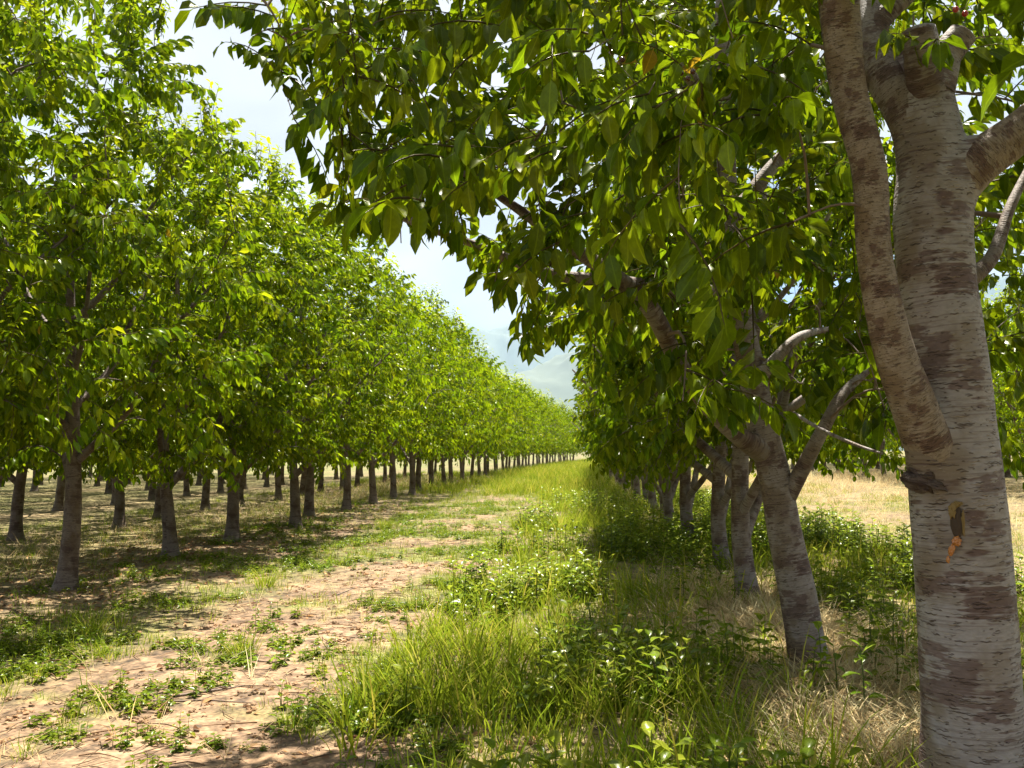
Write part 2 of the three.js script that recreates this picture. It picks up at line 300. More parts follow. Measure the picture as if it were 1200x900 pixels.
// branches from the limbs to the tips, shoots along them
function leafUp(tree, limbs, tips, { r, barkMat, scale = 1, spacing = 0.11, bright = 1, center, ok = () => true, perBranch = 99, start = 0.22 }) {
  const stems = [], shoots = [], knots = [];
  for (const l of limbs) { const c = new THREE.CatmullRomCurve3(l, false, 'centripetal'); for (let i = 4; i <= 30; i++) { const k = c.getPoint(i / 30); k.w = 1; knots.push(k); } }
  const near = (p) => { let b = 1e9; for (const k of knots) b = Math.min(b, k.distanceToSquared(p)); return b; };
  tips = tips.map((p) => [near(p), p]).sort((a, b) => a[0] - b[0]).map((a) => a[1]);
  for (const tip of tips) {
    let best = null, bd = 1e9; for (const k of knots) { const dd = k.distanceTo(tip) * (0.85 + 0.3 * r()) + Math.max(0, k.y - tip.y) * 0.4; if (dd < bd && dd > 0.12) { bd = dd; best = k; } }
    if (!best) continue;
    const L = best.distanceTo(tip), mid = best.clone().lerp(tip, 0.5).add(V((r() - 0.5) * 0.3 * L, 0.12 * L + 0.1 * r(), (r() - 0.5) * 0.3 * L));
    const pts = [best, mid, tip], c = new THREE.CatmullRomCurve3(pts, false, 'centripetal');
    const r0 = clamp(0.006 + 0.009 * L, 0.005, 0.02) * best.w; for (const t of [0.35, 0.6, 0.85]) { const k = c.getPoint(t); k.w = best.w * (1 - 0.45 * t); knots.push(k); }
    stems.push(tube([0, 0.33, 0.66, 1].map((t) => c.getPoint(t)), [r0, r0 * 0.75, r0 * 0.5, 0.003], { seg: 5, rings: 6 }));
    const n = Math.min(perBranch, Math.max(2, Math.round(L * (1 - start) / spacing)));
    for (let i = 0; i <= n; i++) {
      const t = lerp(start, 1, i / n), p = c.getPoint(t), tan = c.getTangent(t);
      const out = p.clone().sub(center); out.y *= 0.4; out.normalize();
      const az = r() * 6.283, top = smooth(1.2, 2.2, p.y - center.y);
      const upright = r() < 0.1 + 0.55 * top, tall = upright && r() < 0.25 * top ? 1.6 : 1;
      const dir = upright ? V((r() - 0.5) * 0.7, 1, (r() - 0.5) * 0.7) : tan.clone().multiplyScalar(i === n ? 1.2 : 0.4).addScaledVector(out, 0.35).add(V(Math.cos(az) * 0.8, 0.1 + 0.5 * (r() - 0.5), Math.sin(az) * 0.8));
      const s = scale * tall * (0.8 + 0.4 * r()), m = shootMatrix(p, dir, upright, s, r);
      const end = p.clone().addScaledVector(dir.normalize(), 0.25 * s); if (!ok(p, end)) continue;
      shoots.push({ m, k: upright ? 3 : Math.floor(r() * 3), c: shootColor(r, bright) });
    }
  }
  if (stems.length) part(tree, 'branches', mergeGeometries(stems), barkMat, 'stuff');
  records.set(tree, shoots); return shoots;
}
// a tree of the orchard: trunk, limbs that rise and spread, a crown taller than wide
function orchardTree(seed, { height, rx, rz, r0, barkMat, tips, scale, spacing, low = 1.1, nLimbs = 7, lean = 0.1, detail = 1, fork = 1.45, left = rx, bright = 1 }) {
  const r = rngOf(seed), tree = new THREE.Group(); tree.name = 'cherry_tree';
  const top = height * 0.74, lx = (r() - 0.5) * 2 * lean, lz = (r() - 0.5) * 2 * lean, tp = [], tr = [];
  for (const t of [-0.02, 0.02, 0.06, 0.17, 0.33, 0.5, 0.67, 0.83, 1]) { const i = t < 0 ? 0 : t < 0.05 ? 0.5 : 1, y = t * top; tp.push(V(lx * t * t * 3 + 0.06 * Math.sin(t * 7 + seed), y, lz * t * t * 3 + 0.06 * Math.cos(t * 6 + seed))); tr.push(r0 * (i === 0 ? 1.75 : i === 0.5 ? 1.2 : lerp(1.04, 0.25, Math.pow(t, 0.9)))); }
  part(tree, 'trunk', tube(tp, tr, { seg: detail > 0.5 ? 14 : 8, rings: detail > 0.5 ? 30 : 10, bump: knobbly(seed, 0.09) }), barkMat);
  const tc = new THREE.CatmullRomCurve3(tp, false, 'centripetal'), limbs = [tp.slice(4)];
  const cy = (low + height) / 2 + 0.1, az0 = r() * 6.28;
  for (let i = 0; i < nLimbs; i++) {
    const f = i / nLimbs, h0 = lerp(fork, height * 0.55, f), az = az0 + i * 2.4 + (r() - 0.5) * 0.5, p0 = tc.getPoint(clamp(h0 / top)), ux = Math.cos(az), uz = Math.sin(az);
    const reach = lerp(0.85, 0.5, f) * (0.8 + 0.3 * r()), rise = lerp(1.2, 1.5, r());
    const p3 = V(p0.x + ux * rx * reach, Math.min(height - 0.5, h0 + rise * (0.7 + 0.5 * r())), p0.z + uz * rz * reach);
    const p1 = p0.clone().lerp(p3, 0.33).add(V(ux * 0.12, -0.08 + 0.1 * r(), uz * 0.12)), p2 = p0.clone().lerp(p3, 0.68).add(V((r() - 0.5) * 0.2, -0.06 + 0.15 * r(), (r() - 0.5) * 0.2));
    const lr = r0 * lerp(0.5, 0.3, f) * (0.8 + 0.4 * r()), pts = [p0, p1, p2, p3];
    limbs.push(pts); part(tree, 'limb', tube(pts, [lr * 1.15, lr * 0.85, lr * 0.6, lr * 0.25], { seg: detail > 0.5 ? 9 : 6, rings: detail > 0.5 ? 12 : 6, bump: knobbly(seed + i, 0.08) }), barkMat);
  }
  const T = [];
  while (T.length < tips) {
    const u = r(), y = lerp(low, height, Math.pow(u, 1.05)), t = (y - low) / (height - low), prof = Math.pow(Math.sin(clamp(lerp(0.24, 0.96, t)) * Math.PI), 0.55), a = r() * 6.283, q = Math.sqrt(lerp(0.1, 1, r()));
    if (t < 0.08 && r() < 0.5) continue;
    T.push(V(Math.cos(a) * (Math.cos(a) < 0 ? left : rx) * prof * q, y, Math.sin(a) * rz * prof * q));
  }
  const shoots = leafUp(tree, limbs, T, { r, barkMat, scale, spacing, bright, center: V(0, cy, 0) });
  return { tree, shoots };
}
// the shoots that show largest become single leaves
let yellow = 20;
function explode(tree, shoots, most) {
  tree.updateMatrixWorld(true);
  const cells = new Map(), p = V(0, 0, 0);
  for (const s of shoots) {
    p.setFromMatrixPosition(s.m).applyMatrix4(tree.matrixWorld); const q = proj(p); if (!q || q.x < 10 || q.x > 1190 || q.y < 5 || q.y > 850) continue;
    const key = Math.floor(q.x / 26) + ',' + Math.floor(q.y / 26), o = cells.get(key); if (!o || q.d < o.d) cells.set(key, { s, d: q.d });
  }
  const pick = [...cells.values()].sort((a, b) => a.d - b.d); const chosen = new Set(); let n = 0;
  for (const { s } of pick) { const k = specs[s.k].list.length; if (n + k > most) break; n += k; chosen.add(s); }
  const lm = new THREE.Matrix4();
  for (const s of chosen) {
    const sp = specs[s.k];
    const tw = part(tree, 'twig', twigGeos[s.k], M.leaf); tw.matrixAutoUpdate = false; tw.matrix.copy(s.m); tw.matrix.decompose(tw.position, tw.quaternion, tw.scale);
    for (const l of sp.list) { yellow = (yellow + 1) % 83; const o = part(tree, 'leaf', kindOf(l.shape, yellow ? l.tint : 4), M.leaf); if (!yellow) o.userData.label = 'yellowed leaf among green ones'; lm.multiplyMatrices(s.m, l.m); lm.decompose(o.position, o.quaternion, o.scale); }
  }
  return shoots.filter((s) => !chosen.has(s));
}

// ---- the forked tree beside the camera: pale trunk, thick limbs
const inWindow = (() => {                                  // the clear view over the track that the overhanging boughs leave open
  const edge = [[-200, -400], [225, -10], [245, 40], [290, 100], [322, 150], [330, 195], [395, 262], [440, 300], [520, 325], [575, 348], [598, 385], [630, 442], [665, 462], [700, 468], [760, 470], [830, 500], [900, 520], [1000, 530], [1060, 555], [1300, 600]];
  return (q) => { if (!q) return false; for (let i = 0; i < edge.length - 1; i++) { const [x0, y0] = edge[i], [x1, y1] = edge[i + 1]; if (q.x >= x0 && q.x < x1) return q.y > lerp(y0, y1, (q.x - x0) / (x1 - x0)) - 24; } return false; };
})();
const line = (list) => list.map(([x, y, d]) => at(x, y, d));
{
  const t = thing('cherry_tree'); tag(t, 'cherry tree with thick pale forked trunk and an orange sap wound', 'tree');
  const D = 3.7, trunk = line([[1142, 968, D], [1139, 860, D], [1132, 720, D], [1124, 610, D], [1116, 530, D], [1108, 430, D], [1097, 330, D], [1093, 250, D], [1092, 180, D], [1086, 100, D], [1076, 36, D]]);
  const A = [[1128, 660, 3.74], [1114, 590, 3.7], [1098, 542, 3.63], [1076, 490, 3.54], [1046, 405, 3.46], [1025, 300, 3.42], [1018, 200, 3.4], [993, 100, 3.36], [983, 0, 3.3], [972, -90, 3.2], [930, -220, 3.1], [850, -340, 3.1]];
  const B = [[1108, 255, 3.74], [1092, 190, 3.73], [1060, 125, 3.72], [1022, 62, 3.78], [1018, 10, 3.85], [1040, -90, 4.0], [1030, -220, 4.3]];
  const C = [[1082, 262, 3.72], [1112, 222, 3.68], [1146, 190, 3.64], [1200, 150, 3.58], [1290, 70, 3.5], [1400, -60, 3.4]];
  const joints = [[A, [0.04, 0.08, 0.098, 0.088, 0.071]], [B, [0.07, 0.105, 0.09, 0.072]], [C, [0.07, 0.112, 0.094, 0.08]]].map(([l, rr]) => ({ p: line(l.slice(0, rr.length)), rr }));
  const sdLimbs = (q) => { let best = 9; const ab = V(0, 0, 0), aq = V(0, 0, 0); for (const { p, rr } of joints) for (let i = 0; i < p.length - 1; i++) { ab.subVectors(p[i + 1], p[i]); aq.subVectors(q, p[i]); const t = clamp(aq.dot(ab) / ab.lengthSq()); best = Math.min(best, aq.addScaledVector(ab, -t).length() - lerp(rr[i], rr[i + 1], t) + 0.008); } return best; };
  const trunkR = [0.215, 0.181, 0.178, 0.175, 0.168, 0.155, 0.148, 0.148, 0.132, 0.09, 0.065];
  const swell = (s, p, o) => { const k = s * 10, i = Math.min(9, Math.floor(k)), r0 = lerp(trunkR[i], trunkR[i + 1], k - i); let r = r0 * 0.98; for (; r < r0 + 0.16; r += 0.003) { const a = r - r0, b = sdLimbs(p.clone().addScaledVector(o, r)), h = clamp(0.5 + 0.5 * (b - a) / 0.055); if (lerp(b, a, h) - 0.055 * h * (1 - h) > 0) break; } return Math.max(1, r / r0); };
  const burlAt = at(1066, 556, 3.55);
  part(t, 'trunk', tube(trunk, trunkR, {
    seg: 72, rings: 200, uv: 1.25, seam: V(0.4, 0, -1), cap: true,
    bump: (th, s, p, o) => { const q = p.clone().addScaledVector(o, 0.168), k = Math.exp(-q.distanceToSquared(burlAt) / 0.011); return swell(s, p, o) + 0.03 * (fbm(th * 1.0 + 3, p.y * 3, 201, 3) - 0.5) * Math.sin(th / 2) * 2 + 0.022 * (fbm(o.x * 5 + 9, p.y * 14 + o.z * 5, 202, 3) - 0.5) * 2 + 0.2 * k + 0.07 * k * fbm(th * 9, p.y * 40, 203, 3); },
  }), M.barkPale);
  const limbTube = (name, list, rad, mat, extra = {}) => part(t, name, tube(line(list), rad, { seg: 24, rings: 60, uv: 0.6, bump: knobbly(31 + list.length, 0.05), ...extra }), mat);
  limbTube('limb', A, [0.04, 0.08, 0.098, 0.088, 0.071, 0.064, 0.063, 0.067, 0.074, 0.068, 0.055, 0.03], M.barkTan);
  limbTube('limb', B, [0.07, 0.105, 0.09, 0.072, 0.062, 0.05, 0.02], M.barkGrey);
  limbTube('limb', [[1018, 62, 3.8], [1032, 25, 3.78], [1070, -15, 3.74], [1120, -80, 3.7]], [0.06, 0.045, 0.042, 0.03], M.barkGrey);
  limbTube('limb', C, [0.07, 0.112, 0.094, 0.08, 0.065, 0.03], M.barkTan);
  limbTube('pruned_stub', [[1086, 110, 3.66], [1078, 66, 3.6], [1075, 34, 3.57]], [0.08, 0.062, 0.06], M.barkGrey, { cap: true });
  limbTube('pruned_stub', [[1092, 105, 3.68], [1108, 66, 3.66], [1128, 40, 3.65]], [0.09, 0.062, 0.058], M.barkPale, { cap: true });
  const E = [[1125, 335, 3.75], [1160, 305, 3.8], [1185, 240, 3.9], [1230, 150, 4.1]];
  limbTube('limb', E, [0.045, 0.03, 0.022, 0.012], M.barkGrey, { seg: 10, rings: 20 });
  const G = [[1040, -90, 4.0], [960, -160, 4.3], [820, -170, 4.6], [640, -140, 4.7], [480, -80, 4.6]];
  limbTube('limb', G, [0.045, 0.04, 0.034, 0.026, 0.012], M.barkGrey, { seg: 10, rings: 30 });
  const Hh = [[930, -220, 3.1], [760, -230, 3.2], [600, -180, 3.4], [430, -110, 3.7], [300, -10, 4.0]];
  limbTube('limb', Hh, [0.05, 0.042, 0.034, 0.024, 0.01], M.barkTan, { seg: 10, rings: 30 });
  // burl under the left limb and the sap wound
  const face = (px, py, lift) => at(px, py, D - 0.172 - lift);
  const blob = (c, sx, sy, sz, seed, rough = 0.2, tilt = 0) => { const g = new THREE.IcosahedronGeometry(1, 4), p = g.attributes.position, v = V(0, 0, 0); for (let i = 0; i < p.count; i++) { v.fromBufferAttribute(p, i); v.multiplyScalar(1 + rough * (fbm(v.x * 3 + 9 + v.z, v.y * 3 + 9, seed, 3) - 0.5) * 2); p.setXYZ(i, v.x * sx, v.y * sy, v.z * sz); } g.rotateZ(tilt); g.rotateY(-0.38); g.translate(c.x, c.y, c.z); g.computeVertexNormals(); return g; };
  const bu = at(1086, 563, 3.61);
  part(t, 'burl', blob(bu, 0.085, 0.05, 0.085, 11, 0.5, -0.25), M.burl);
  const w = face(1121, 612, -0.004), wound = part(t, 'sap_wound', blob(w, 0.022, 0.062, 0.012, 12, 0.25), M.wound);
  part(wound, 'crust', mergeGeometries([blob(face(1116, 598, 0), 0.013, 0.03, 0.012, 13, 0.5), blob(face(1128, 612, 0), 0.008, 0.045, 0.012, 14, 0.5), blob(face(1122, 591, 0), 0.018, 0.012, 0.012, 15, 0.5)]), M.crust);
  part(wound, 'gum_drip', mergeGeometries([blob(face(1121, 634, 0.002), 0.016, 0.018, 0.013, 16, 0.4), blob(face(1115, 645, 0.002), 0.011, 0.024, 0.011, 17, 0.4, -0.3), blob(face(1111, 656, 0), 0.007, 0.014, 0.008, 18, 0.3)]), M.gum);
  // crown
  const r = rngOf(77), limbs = [A, B, C, G, Hh, E].map(line), T = [], trunkLane = (q) => q && q.x > 940 && q.x < 1215 && q.d < 4.3 && q.y > 62;
  const ok = (p, e) => { const a = proj(p), b = proj(e); if (a && a.d < 2.1 && a.y > -150) return false; if (p.z > -1.2 && p.y < 3.4) return false; return !(inWindow(a) || inWindow(b) || trunkLane(a) || trunkLane(b)); };
  while (T.length < 165) {
    const p = V(lerp(-2.3, 3.6, r()), lerp(2.2, 5.3, Math.pow(r(), 1.3)), -lerp(1.6, 6.2, r()));
    const e = ((p.x - 0.7) / 3.0) ** 2 + ((p.y - 4.0) / 2.2) ** 2 + ((p.z + 3.9) / 2.4) ** 2; if (e > 1 || !ok(p, p)) continue; T.push(p);
  }
  // boughs that hang into the open view
  for (const [x, y, d] of [[285, 75, 4.0], [340, 60, 4.0], [400, 150, 4.1], [345, 140, 4.2], [420, 80, 3.9], [500, 120, 3.7], [560, 60, 3.3], [620, 100, 2.9], [690, 60, 2.8], [760, 110, 3.0], [680, 170, 3.2], [600, 190, 3.5], [520, 210, 4.0], [455, 200, 4.2], [820, 150, 3.2], [860, 60, 2.8], [910, 130, 3.0], [930, 260, 3.4], [800, 230, 3.4], [730, 250, 3.6], [880, 330, 3.8]]) T.push(at(x, y, d));
  let shoots = leafUp(t, limbs, T, { r, barkMat: M.barkTwig, scale: 0.95, spacing: 0.09, bright: 0.85, center: V(0.9, 3.9, -3.9), ok, perBranch: 12, start: 0.35 });  // bright darkens these leaves: thicker blades, plus canopy shade put into the colour
  shoots = explode(t, shoots, 300); foliage(t, shoots);
  // ripe fruit
  const fruit = (x, y, d, mat) => { const p = at(x, y, d), c = part(t, 'cherry', new THREE.SphereGeometry(0.012, 14, 10).translate(p.x, p.y, p.z), mat); part(c, 'stalk', tube([p.clone().add(V(0, 0.01, 0)), p.clone().add(V(0.004, 0.03, 0)), p.clone().add(V(0.012, 0.05, 0))], [0.0012, 0.001, 0.0012], { seg: 4, rings: 4 }), M.stalk); };
  for (const [x, y, d] of [[1120, 11, 3.3], [1131, 16, 3.32]]) fruit(x, y, d, M.cherry);
  for (const [x, y, d] of [[735, 60, 3.4], [742, 66, 3.42], [729, 70, 3.4], [806, 92, 3.6], [812, 84, 3.6], [798, 86, 3.62], [717, 62, 3.45], [748, 78, 3.45]]) fruit(x, y, d, M.darkCherry);
}
// ---- the leaning tree behind it, with a long limb over the track
{
  const t = thing('cherry_tree'); tag(t, 'cherry tree with leaning pale grey trunk standing in dry straw', 'tree');
  const D = 6.05, tr = [[958, 818, D], [948, 770, D], [935, 700, D], [921, 630, D], [908, 560, D], [893, 500, D], [880, 430, D], [865, 360, D], [855, 270, D], [850, 150, D], [846, 20, D], [850, -80, D]];
  const tubeOf = (name, list, rad, mat, extra = {}) => part(t, name, tube(line(list), rad, { seg: 18, rings: 50, uv: 1.0, bump: knobbly(51 + list.length, 0.07), ...extra }), mat);
  tubeOf('trunk', tr, [0.18, 0.13, 0.117, 0.11, 0.105, 0.098, 0.088, 0.078, 0.07, 0.062, 0.05, 0.03], M.barkGrey, { seg: 28, rings: 100 });
  const A = [[895, 530, 6.03], [862, 508, 5.9], [825, 470, 5.7], [795, 425, 5.5], [760, 358, 5.25], [722, 325, 5.1], [655, 280, 4.85], [600, 240, 4.65], [515, 185, 4.4]];
  tubeOf('limb', A, [0.085, 0.062, 0.055, 0.052, 0.055, 0.05, 0.036, 0.024, 0.01], M.barkGrey);
  const B = [[860, 350, 6.0], [815, 342, 5.7], [770, 338, 5.4], [720, 330, 5.15], [640, 320, 4.95], [560, 288, 4.8], [480, 260, 4.7], [432, 236, 4.6]];
  tubeOf('limb', B, [0.07, 0.055, 0.05, 0.042, 0.032, 0.022, 0.014, 0.006], M.barkGrey);
  const C = [[884, 448, 6.0], [905, 425, 5.95], [935, 396, 6.0], [978, 384, 6.2]];
  tubeOf('limb', C, [0.06, 0.04, 0.032, 0.015], M.barkPale, { seg: 10, rings: 20 });
  const E = [[922, 585, 6.03], [945, 540, 5.95], [966, 500, 5.9], [985, 465, 6.0], [1022, 428, 6.2], [1060, 380, 6.4]];
  tubeOf('limb', E, [0.055, 0.048, 0.042, 0.036, 0.026, 0.012], M.barkGrey, { seg: 12, rings: 24 });
  tubeOf('twig', [[930, 484, 5.7], [960, 502, 5.5], [1000, 520, 5.3], [1035, 532, 5.1]], [0.012, 0.011, 0.01, 0.006], M.barkPale, { seg: 8, rings: 12 });
  const G = [[850, 150, D], [800, 80, 5.7], [720, 20, 5.3], [620, -30, 5.0]], K = [[855, 260, D], [920, 180, 6.2], [1000, 120, 6.4]];
  tubeOf('limb', G, [0.06, 0.045, 0.03, 0.01], M.barkGrey, { seg: 10, rings: 20 }); tubeOf('limb', K, [0.06, 0.045, 0.02], M.barkGrey, { seg: 10, rings: 20 });
  const r = rngOf(177), limbs = [A, B, C, E, G, K, tr.slice(6)].map(line), T = [];
  const lane = (q) => q && q.d < 6.2 && ((q.x > 838 && q.x < 985 && q.y > 395 && !(q.x < 912 && q.y > 425 && q.y < 505)) || (q.x > 950 && q.y > 560));
  const ok = (p, e) => { const a = proj(p), b = proj(e); if (a && a.d < 3.2) return false; return !(inWindow(a) || inWindow(b) || lane(a) || lane(b)); };
  while (T.length < 180) {
    const p = V(lerp(-1.6, 4.2, r()), lerp(1.7, 5.6, Math.pow(r(), 1.2)), -lerp(3.8, 8.2, r())), e = ((p.x - 1.1) / 2.8) ** 2 + ((p.y - 3.9) / 2.4) ** 2 + ((p.z + 6.0) / 2.1) ** 2; if (e > 1 || !ok(p, p)) continue; T.push(p);
  }
  for (const [x, y, d] of [[440, 238, 4.6], [470, 285, 4.7], [530, 300, 4.8], [580, 330, 4.9], [500, 250, 4.6], [620, 350, 5.1], [560, 220, 4.5], [640, 250, 4.8], [700, 380, 5.2], [660, 400, 5.4], [800, 470, 4.6], [850, 455, 4.4], [880, 470, 4.4], [830, 490, 4.5], [1030, 545, 5.0]]) T.push(at(x, y, d));
  let shoots = leafUp(t, limbs, T, { r, barkMat: M.barkTwig, scale: 0.95, spacing: 0.085, bright: 0.88, center: V(1.2, 3.6, -6), ok, perBranch: 13, start: 0.3 });  // leaf colour lowered by bright, partly standing in for shade under the canopy
  shoots = explode(t, shoots, 300); foliage(t, shoots);
}
// ---- the rows
const protoCache = new Map(), crowns = new Map();
function proto(key, seed, o) { if (!protoCache.has(key)) protoCache.set(key, orchardTree(seed, o)); return protoCache.get(key); }
const placeR = rngOf(900);
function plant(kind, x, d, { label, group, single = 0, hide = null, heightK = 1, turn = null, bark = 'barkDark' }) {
  const z = -d, far = d > 34, mid = d > 17, v = Math.floor(placeR() * (far ? 3 : kind === 'big' ? 2 : 3));
  const base = kind === 'big' ? { height: 6.1, rx: 3.1, left: 1.45, rz: 1.75, r0: 0.1, low: 1.3, bright: 0.95 } : { height: 6.4, rx: 2.35, rz: 1.75, r0: 0.1, low: 1.3, fork: 1.95, bright: 1.08 };  // bright: leaf tone, also painting sunlit rows lighter and the shaded row darker
  const wide = kind === 'big' ? 1.25 : 1, lod = far ? { tips: 105, scale: 1.4, spacing: 0.18, detail: 0 } : mid ? { tips: 200, scale: 1.05, spacing: 0.12, detail: 1 } : { tips: 300, scale: 0.9, spacing: 0.095, detail: 1 };
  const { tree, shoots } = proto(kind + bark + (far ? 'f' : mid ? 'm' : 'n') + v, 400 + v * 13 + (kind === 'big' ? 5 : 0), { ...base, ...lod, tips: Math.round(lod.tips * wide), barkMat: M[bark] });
  const src = tree, o = src.clone(); o.name = numbered('cherry_tree'); scene.add(o);
  const k = heightK * (0.87 + 0.21 * placeR());
  o.position.set(x + bend(d) + (placeR() - 0.5) * 0.3, groundH(x, z), z); o.rotation.y = turn ?? (kind === 'big' || placeR() < 0.5 ? 0 : Math.PI) + (placeR() - 0.5) * 0.8; o.scale.set(0.94 + 0.12 * placeR(), k, 0.94 + 0.12 * placeR());
  o.rotation.z = (placeR() - 0.5) * 0.07; o.rotation.x = (placeR() - 0.5) * 0.07;
  tag(o, label, 'tree', group);
  const level = mid ? 2 : 1;
  if (single) foliage(o, explode(o, shoots, single), level);
  else if (hide) { o.updateMatrixWorld(true); foliage(o, shoots.filter((s) => hide(proj(V(0, 0, 0).setFromMatrixPosition(s.m).applyMatrix4(o.matrixWorld)))), level); }
  else { const key = src.uuid; if (!crowns.has(key)) crowns.set(key, foliage(new THREE.Group(), shoots, level)); const c = crowns.get(key).clone(); o.add(c); }
  return o;
}
const RL = { label: 'sturdy cherry tree in the row behind the leaning pale-trunked tree', group: 'trees of the row with the forked tree' };
const LL = { label: 'slim dark-trunked cherry tree in the first row across the dirt track', group: 'first row across the track' };
const L2 = { label: 'cherry tree in a back row behind the dark trunks lining the track', group: 'back rows across the track' };
const RR = { label: 'cherry tree in a distant row beyond the dry grass', group: 'distant rows beyond the dry grass' };
plant('big', 2.2, 1.0, { label: 'cherry tree just before the forked pale trunk in the same row', bark: 'barkGrey', hide: (q) => !q || q.x < -150 || q.x > 1350 || q.y < -150 });
const nth = ['first', 'second', 'third', 'fourth', 'fifth', 'sixth', 'seventh', 'eighth'];
for (let i = 0; i < 46; i++) { const d = 8.6 + i * 2.42 + (placeR() - 0.5) * 0.3; plant('big', 1.62, d, { ...RL, single: i < 2 ? 300 : 0, bark: 'barkGrey', ...(i < 8 ? { label: `${nth[i]} cherry tree behind the leaning pale-trunked tree in its row` } : {}) }); }
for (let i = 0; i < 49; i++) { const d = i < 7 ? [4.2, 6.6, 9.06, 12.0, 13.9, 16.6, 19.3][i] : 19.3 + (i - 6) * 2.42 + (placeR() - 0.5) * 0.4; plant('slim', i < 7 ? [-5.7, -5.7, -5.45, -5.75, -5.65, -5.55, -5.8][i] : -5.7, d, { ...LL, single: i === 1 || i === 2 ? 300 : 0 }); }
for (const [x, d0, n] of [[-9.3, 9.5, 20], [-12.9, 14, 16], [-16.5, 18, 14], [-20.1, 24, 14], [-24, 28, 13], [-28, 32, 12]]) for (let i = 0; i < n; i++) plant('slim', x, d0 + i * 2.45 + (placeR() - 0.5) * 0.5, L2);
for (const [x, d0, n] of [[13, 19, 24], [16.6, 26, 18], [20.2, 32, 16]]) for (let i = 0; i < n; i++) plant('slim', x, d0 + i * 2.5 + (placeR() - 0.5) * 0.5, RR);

// ---------------------------------------------------------------- grass, weeds, straw, litter
function bladeSet(seed, n, { h0, h1, spread, w, lean, cols, curve = 0.5 }) {
  const r = rngOf(seed), P = [], C = [], I = [];
  for (let b = 0; b < n; b++) {
    const a = r() * 6.283, h = lerp(h0, h1, r()), q = spread * Math.sqrt(r()), bx = Math.cos(a) * q, bz = Math.sin(a) * q, az = a + (r() - 0.5) * 1.6, l = lean * (0.3 + r()), ww = w * (0.7 + 0.6 * r()), c = cols[Math.floor(r() * cols.length)];
    const ox = Math.cos(az), oz = Math.sin(az), sx = -oz, sz = ox, k = P.length / 3, cv = curve * (0.4 + r());
    for (let s = 0; s <= 3; s++) { const t = s / 3, f = l * h * t + cv * h * t * t * 0.6, y = h * t * (1 - 0.28 * cv * t), wd = ww * (1 - t * t) * 0.5; for (const e of s < 3 ? [-1, 1] : [0]) { P.push(bx + ox * f + sx * wd * e, y - 0.015, bz + oz * f + sz * wd * e); C.push(...c); } }
    I.push(k, k + 1, k + 2, k + 1, k + 3, k + 2, k + 2, k + 3, k + 4, k + 3, k + 5, k + 4, k + 4, k + 5, k + 6);
  }
  const g = new THREE.BufferGeometry(); g.setAttribute('position', new THREE.Float32BufferAttribute(P, 3)); g.setAttribute('color', new THREE.Float32BufferAttribute(C, 3)); g.setIndex(I); g.computeVertexNormals(); return g;
}
const greens = [[0.2, 0.26, 0.015], [0.27, 0.33, 0.025], [0.14, 0.2, 0.014], [0.38, 0.36, 0.06]], straws = [[0.52, 0.4, 0.21], [0.42, 0.31, 0.16], [0.6, 0.5, 0.29], [0.33, 0.23, 0.13]];
function weedSpec(seed, n, h, size) {
  const r = rngOf(seed), L = [];
  for (let i = 0; i < n; i++) { const f = (i + 0.5) / n, s = size * (0.7 + 0.6 * r()) * (1.15 - 0.5 * f), q = new THREE.Quaternion().setFromEuler(new THREE.Euler((r() - 0.5) * 0.5, i * 2.4 + r(), lerp(0.1, 0.75, f) - 0.5 * r(), 'YZX')); L.push({ m: new THREE.Matrix4().compose(V(0, f * h, 0), q, V(s, s, s * 1.25)), shape: Math.floor(r() * 4), tint: Math.floor(r() * 4) }); }
  return L;
}
const weedTints = [[0.19, 0.27, 0.018], [0.25, 0.33, 0.025], [0.13, 0.2, 0.014], [0.34, 0.4, 0.045]], weedLeaves = []; weedTints.forEach((c) => leafShapes.forEach((g) => weedLeaves.push(paint(g.clone(), c))));
const weedKind = (l) => weedLeaves[l.tint * 4 + l.shape], stemGeo = (h) => paint(tube([V(0, -0.03, 0), V(0.01, h * 0.5, 0), V(0, h, 0.01)], [0.004, 0.003, 0.0015], { seg: 4, rings: 5 }), [0.2, 0.26, 0.08]);
const tinyStem = (h) => paint(tube([V(0, -0.01, 0), V(0.004, h * 0.5, 0), V(0, h, 0.004)], [0.0018, 0.0014, 0.0008], { seg: 4, rings: 3 }), [0.2, 0.26, 0.06]);
const sproutPatch = (seed, n) => { const r = rngOf(seed), parts = []; for (let i = 0; i < n; i++) { const h = 0.03 + 0.06 * r(), a = r() * 6.283, q = 0.13 * Math.sqrt(r()), m = new THREE.Matrix4().makeRotationY(r() * 6.28).setPosition(Math.cos(a) * q, 0, Math.sin(a) * q); for (const l of weedSpec(seed + i, 7, h, 0.042)) parts.push(weedLeaves[l.tint * 4 + l.shape].clone().applyMatrix4(l.m).applyMatrix4(m)); parts.push(tinyStem(h).applyMatrix4(m)); } return mergeGeometries(parts); };
const weedMerged = (sp, h) => mergeGeometries([...sp.map((l) => weedKind(l).clone().applyMatrix4(l.m)), stemGeo(h)]);
